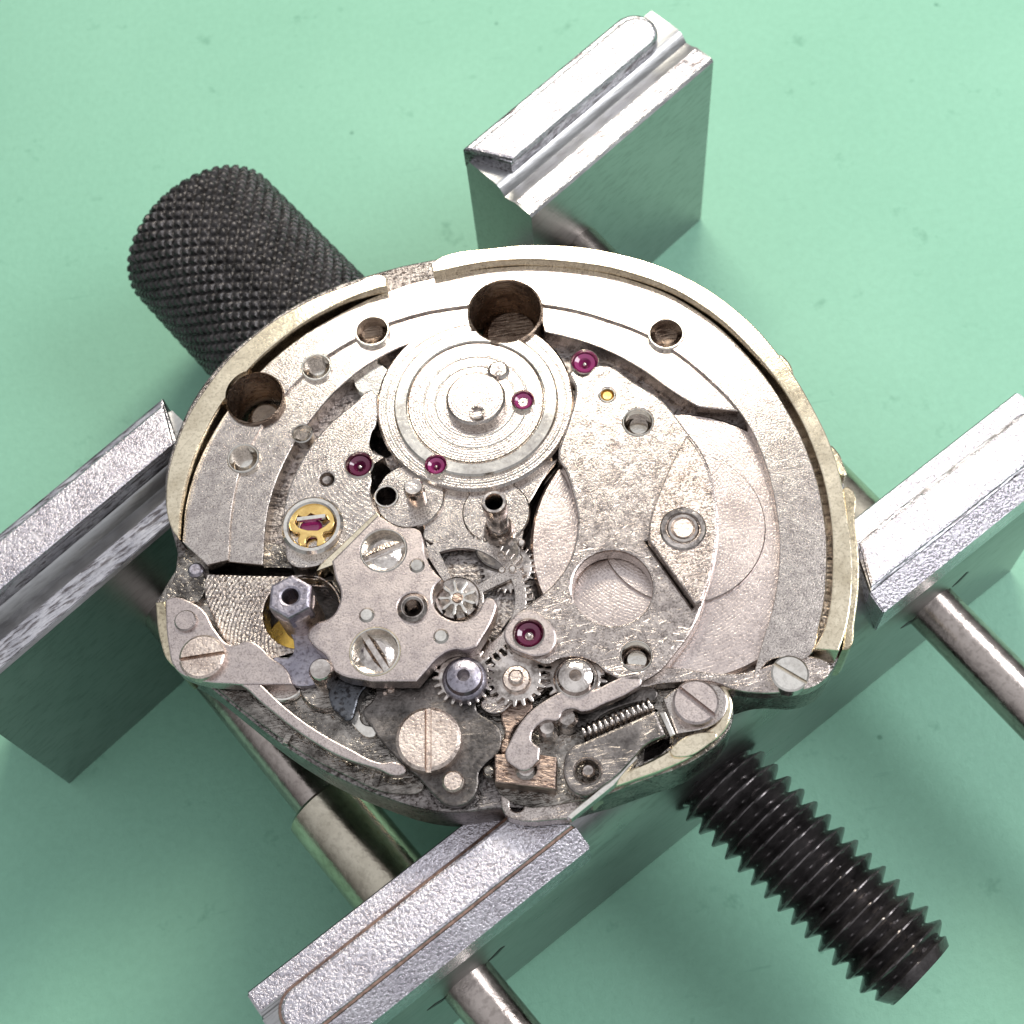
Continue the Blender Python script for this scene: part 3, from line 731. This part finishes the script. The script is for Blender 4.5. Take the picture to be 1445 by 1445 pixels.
# left corner: swirl finished plate, deep opening, hexagonal post
plate('swirl_plate', [(290, 809, 1), (340, 812), (410, 813), (470, 818, 1), (484, 850), (470, 880), (446, 905), (452, 962), (400, 964), (340, 930), (318, 905), (300, 870), (288, 835)], 1.62, 1.70, 'swirl_plate', MV, bevel=0.007, holes=[(425, 863, 54)])
disc('brass_wheel', 412, 900, 34, 1.44, 1.47, 'brass', MV, 0.006, 40)
plate('setting_lever', [(402, 876), (436, 866), (446, 905), (462, 930), (470, 952), (458, 962), (402, 962), (384, 930), (410, 926), (414, 904)], 1.70, 1.735, 'blued_grey', MV, bevel=0.006)
c = at(409, 841, 1.97); rw = wr(409, 841, 1.97, 33)
HP = solid('hexagonal_post', [(ring_pts(c.x, c.y, rw, 6, 0.35), 'poly'), (ring_pts(c.x, c.y, rw * 0.34, 24), 'poly')], 1.84, 1.97, 'blued_grey', MV, 0.012)
lathe('shank', [(rw * 0.34, 1.94), (rw * 0.36, 1.90), (rw * 0.93, 1.90), (rw * 0.93, 1.66), (0, 1.66), (0, 1.70), (rw * 0.34, 1.70), (rw * 0.34, 1.94)], (c.x, c.y, 0), 'screw_turned', HP, 40)
plate('spring_plate', [(233, 846, 1), (246, 842), (267, 848), (288, 862), (303, 888), (327, 910), (348, 904), (363, 909), (382, 927), (404, 944), (413, 966, 1), (340, 966, 1), (272, 958), (247, 943), (237, 909)], 1.68, 1.765, 'nickel_pink', MV, bevel=0.007)
screw(284, 926, 32, 1.74, 1.80, 'screw_turned', MV, -9, 0.06, 0.03)
disc('pin', 261, 875, 15.5, 1.74, 1.785, 'nickel_pink', MV, 0.006, 28)
plate('side_lug', [(219, 850, 1), (233, 848, 1), (238, 880), (243, 915), (250, 940), (240, 936), (226, 905)], 1.42, 1.735, 'gilt_wall', MV, bevel=0.006)
plate('corner_web', [(250, 784, 1), (268, 790), (288, 812), (288, 836), (276, 850), (250, 842), (236, 846), (246, 812)], 1.58, 1.70, 'lower_plate', MV, bevel=0.006)
disc('rivet', 275, 803, 11, 1.62, 1.715, 'blued_grey', MV, 0.01, 24)
post(452, 944, 17.5, 1.62, 1.86, 'screw_polished', collar=False)

# lower part: long spring, dark cam plate and its large screw
plate('long_spring', [(334, 954), (352, 975), (391, 1009), (442, 1046), (487, 1070), (531, 1084), (564, 1094), (573, 1086), (557, 1075), (537, 1076), (493, 1056), (448, 1031), (404, 999), (364, 962), (350, 950)], 1.71, 1.76, 'nickel_pink', MV, bevel=0.006)
disc('jewel_bearing', 400, 958, 33, 1.62, 1.685, 'nickel', MV, 0.008, 40)
disc('bearing_ring', 400, 958, 33, 1.67, 1.695, 'nickel_bright', MV, 0.006, 40, hole_r=27)
disc('wheel_cock', 462, 962, 42, 1.62, 1.70, 'lower_plate', MV, 0.01, 40)
for (x, y), (x2, y2) in (((408, 1034), (401, 1048)), ((536, 1084), (528, 1106))):
    box_between('rib', at(x, y, 1.70), at(x2, y2, 1.70), 0.022, 1.62, 1.69, 'lower_plate', MV)
plate('detent', [(470, 958), (467, 995), (478, 1008), (493, 1017), (502, 1000), (507, 982), (520, 958)], 1.66, 1.735, 'slate_steel', MV, bevel=0.008)
plate('rim_crescent', [(492, 1002), (502, 1028), (526, 1040), (532, 1030), (512, 1020), (503, 1000)], 1.64, 1.69, 'nickel_bright', MV, bevel=0.005)
cam_plate = [(535, 958), (531, 973), (526, 987), (512, 1004), (524, 1024), (535, 1042), (555, 1064), (577, 1086), (591, 1097), (613, 1122), (628, 1134), (648, 1137), (666, 1127), (675, 1108), (676, 1091), (686, 1077), (703, 1062), (708, 1046), (705, 1029), (690, 1015), (673, 1002), (675, 984), (680, 972), (650, 958), (590, 956)]
plate('cam_plate', cam_plate, 1.68, 1.725, 'dark_steel', MV, bevel=0.007)
screw(604, 1042, 46, 1.70, 1.80, 'screw_turned', MV, 90, 0.075, 0.03)
disc('rivet', 639, 1102, 15.5, 1.70, 1.765, 'screw_turned', MV, 0.008, 28)
disc('rivet', 551, 971, 6, 1.70, 1.74, 'screw_turned', MV, 0.006, 16)
disc('rivet', 543, 978, 3, 1.70, 1.735, 'screw_turned', MV, 0.003, 12)

# three capped wheels in a row below the bridges
for x, y, r, k in ((654, 953, 45, 22), (728, 955, 44, 20), (812, 953, 46, 22)):
    G = gear('gear', x, y, r, k, 1.725, 1.752, 'steel_polished', MV, 0.20, phase=0.1 * k)
    if x != 728:
        cc = at(x, y, 1.83); q = wr(x, y, 1.83, 1)
        lathe('gear_cap', [(0, 1.73), (32 * q, 1.73), (32 * q, 1.785), (29 * q, 1.795), (27 * q, 1.798), (24 * q, 1.82), (14 * q, 1.832), (9 * q, 1.832), (8 * q, 1.75), (0, 1.75)], (cc.x, cc.y, 0), 'screw_polished' if x > 700 else 'blued_grey', G, 40)
    else:
        cc = at(x, y, 1.80); q = wr(x, y, 1.80, 1)
        lathe('gear_cap', [(0, 1.73), (20 * q, 1.73), (20 * q, 1.772), (18 * q, 1.778), (12 * q, 1.78), (11 * q, 1.80), (8 * q, 1.808), (0, 1.808)], (cc.x, cc.y, 0), 'screw_turned', G, 32)

# keyless works, lower right
plate('keyless_floor', [(690, 990), (740, 965), (880, 955), (1000, 955), (1034, 986, 1), (1028, 1030), (985, 1070), (900, 1104), (830, 1128), (705, 1120), (700, 1060)], 1.58, 1.655, 'lower_plate', MV, bevel=0.005)
plate('corner_plate', [(868, 948), (930, 940), (1040, 950), (1100, 934), (1150, 926), (1172, 940), (1160, 962), (1110, 976), (1040, 974), (1005, 962), (940, 964), (890, 968)], 1.66, 1.74, 'nickel_scratched', MV, bevel=0.008)
screw(1115, 950, 27, 1.72, 1.785, 'nickel_bright', MV, 30, 0.07, 0.03)
plate('lever', [(716, 958), (704, 979), (686, 983), (678, 993), (686, 1004), (706, 1006), (726, 992), (750, 986), (770, 972), (790, 956), (760, 950)], 1.68, 1.722, 'nickel_scratched', MV, bevel=0.007)
plate('side_block', [(708, 1005), (730, 992), (752, 994), (742, 1010), (722, 1034), (716, 1060), (706, 1062), (712, 1035)], 1.62, 1.70, 'bronze_block', MV, bevel=0.008)
yoke = [(713, 1068), (721, 1043), (743, 1009), (771, 987), (798, 974), (838, 973), (866, 960), (898, 950), (906, 962), (893, 974), (855, 992), (822, 1004), (809, 1000), (795, 1004), (788, 1016), (768, 1017), (750, 1043), (762, 1055, 1), (761, 1072, 1), (742, 1087), (724, 1081)]
plate('yoke', yoke, 1.75, 1.795, 'nickel_pink', MV, bevel=0.007)
disc('rivet', 772, 1026, 14, 1.64, 1.77, 'steel_polished', MV, 0.02, 28)
plate('clutch_block', [(698, 1064, 1), (745, 1062, 1), (786, 1068, 1), (784, 1114, 1), (698, 1104, 1)], 1.62, 1.745, 'bronze_block', MV, bevel=0.007)
disc('pin', 742, 1084, 16, 1.68, 1.765, 'steel_polished', MV, 0.02, 28)
disc('bolt', 690, 1088, 9, 1.62, 1.73, 'lower_plate', MV, 0.01, 18)
plate('flange', [(706, 1118, 1), (786, 1120, 1), (840, 1116, 1), (803, 1155, 1), (722, 1155), (711, 1146)], 1.55, 1.645, 'nickel_scratched', MV, bevel=0.006, holes=[(729.5, 1135, 10.5)])
cover = [(795, 1081), (804, 1056), (826, 1046), (925, 1003, 1), (940, 1037, 1), (912, 1050), (897, 1066), (872, 1093), (849, 1110), (826, 1122), (808, 1116), (797, 1099)]
plate('cover_plate', cover, 1.73, 1.785, 'cover_steel', MV, bevel=0.012, holes=[(830, 1087, 17)])
disc('bushing', 829, 1088, 20.5, 1.72, 1.791, 'nickel_scratched', MV, 0.006, 32, hole_r=17)
disc('rivet', 830, 1087, 10, 1.68, 1.775, 'steel_polished', MV, 0.015, 24)
plate('cover_edge', [(939, 1004, 1), (953, 1036, 1), (946, 1040, 1), (930, 1005, 1)], 1.66, 1.775, 'nickel_bright', MV, bevel=0.005)
# coil spring between yoke and cover
def coil(name, p0, p1, r, wire, turns, mat, parent):
    d = (p1 - p0); ln = d.length; t = d.normalized(); up = Vector((0, 0, 1)); sd = t.cross(up).normalized()
    N = turns * 14; K = 6; v = []; f = []
    for i in range(N + 1):
        a = 2 * PI * i / 14
        ctr = p0 + t * (ln * i / N) + (sd * math.cos(a) + up * math.sin(a)) * r
        n1 = (sd * math.cos(a) + up * math.sin(a)); n2 = t
        for k in range(K):
            b_ = 2 * PI * k / K; v.append(ctr + (n1 * math.cos(b_) + n2 * math.sin(b_)) * wire)
    for i in range(N):
        for k in range(K):
            l = (k + 1) % K; f.append([i * K + k, i * K + l, (i + 1) * K + l, (i + 1) * K + k])
    return put(name, recalc(pydata(name, v, f)), mat, parent, 60)
coil('coil_spring', at(822, 1036, 1.72), at(922, 994, 1.72), 0.028, 0.007, 13, 'steel_polished', MV)
plate('spring_lever', [(806, 1014), (842, 1000), (886, 982), (916, 968), (928, 982), (892, 992), (858, 1004), (816, 1026)], 1.66, 1.70, 'dark_steel', MV, bevel=0.006)
disc('setting_wheel', 800, 1012, 16, 1.66, 1.755, 'steel_polished', MV, 0.02, 24)
plate('bracket', [(936, 986, 1), (956, 970), (1000, 960), (1022, 975), (1026, 1000), (1008, 1022), (955, 1036, 1)], 1.66, 1.715, 'nickel', MV, bevel=0.006)
screw(982, 990, 33, 1.70, 1.775, 'nickel_pink', MV, 38, 0.09, 0.03)
plate('gilt_edge', [(1016, 966), (1032, 984), (1030, 1016), (1018, 1036), (985, 1062), (940, 1084), (890, 1102), (846, 1120), (836, 1128), (832, 1122), (880, 1090), (920, 1072), (962, 1048), (1002, 1028), (1018, 1010), (1022, 990)], 1.50, 1.705, 'gilt_rim', MV, bevel=0.008)
plate('thin_spring', [(800, 1152, 1), (862, 1100, 1), (880, 1080, 1), (897, 1066, 1), (900, 1070, 1), (884, 1086, 1), (866, 1108, 1), (806, 1156, 1)], 1.70, 1.765, 'nickel_bright', MV, bevel=0.003)
plate('link', [(952, 1050), (1000, 1032), (1012, 1036), (1000, 1050), (960, 1068), (946, 1062)], 1.66, 1.725, 'gilt_rim', MV, bevel=0.006)

# openings milled and drilled through the plates they cross
bore_cut(by('plate_ring', 'step_ring', 'reverser_wheel', 'reverser_ring', 'turned_line', 'main_plate', 'dial_plate'), 713, 440, 50.5)
bore_cut(by('plate_ring', 'step_ring', 'case_ring', 'main_plate', 'dial_plate'), 360, 562, 39)
for x, y, r in ((940, 470, 23), (525, 466, 22), (446, 517, 19), (343, 646, 20), (426, 611, 13)):
    bore_cut(by('plate_ring', 'step_ring'), x, y, r)
bore_cut(by('reverser_wheel', 'reverser_ring', 'reverser_disc', 'turned_line'), 615, 656, 16, 1.77, 1.66)
bore_cut(by('boss', 'main_plate', 'lower_plate'), 545, 700, 14.5, 1.72, 1.44)
slot_cut(by('main_plate', 'boss'), [(524, 608), (536, 604), (556, 612), (558, 630), (536, 636), (524, 624)], 1.72)
slot_cut(by('main_plate', 'boss', 'train_plate', 'train_bridge'), [(524, 662), (545, 648), (550, 660), (538, 682), (526, 692)], 1.72)
slot_cut(by('main_plate', 'train_plate', 'train_floor', 'lower_plate'), [(790, 649), (806, 664), (770, 700), (757, 760), (762, 815), (776, 840), (760, 852), (743, 815), (737, 760), (745, 715), (765, 680)], 1.69)
slot_cut(by('main_plate', 'lower_plate', 'swirl_plate', 'corner_web'), [(292, 797), (400, 799), (470, 804), (470, 817), (400, 812), (294, 809)], 1.68)
slot_cut(by('main_plate', 'keyless_floor', 'gilt_edge'), [(910, 1054), (938, 1040), (950, 1048), (930, 1066), (908, 1074)], 1.67)
for o in HOLD.children:
    k = o.name.split('.')[0]
    if k == 'knurled_knob': o['label'] = 'black knurled clamping knob behind the movement'
    if k == 'clamp_screw': o['label'] = 'black threaded end of the clamp screw'
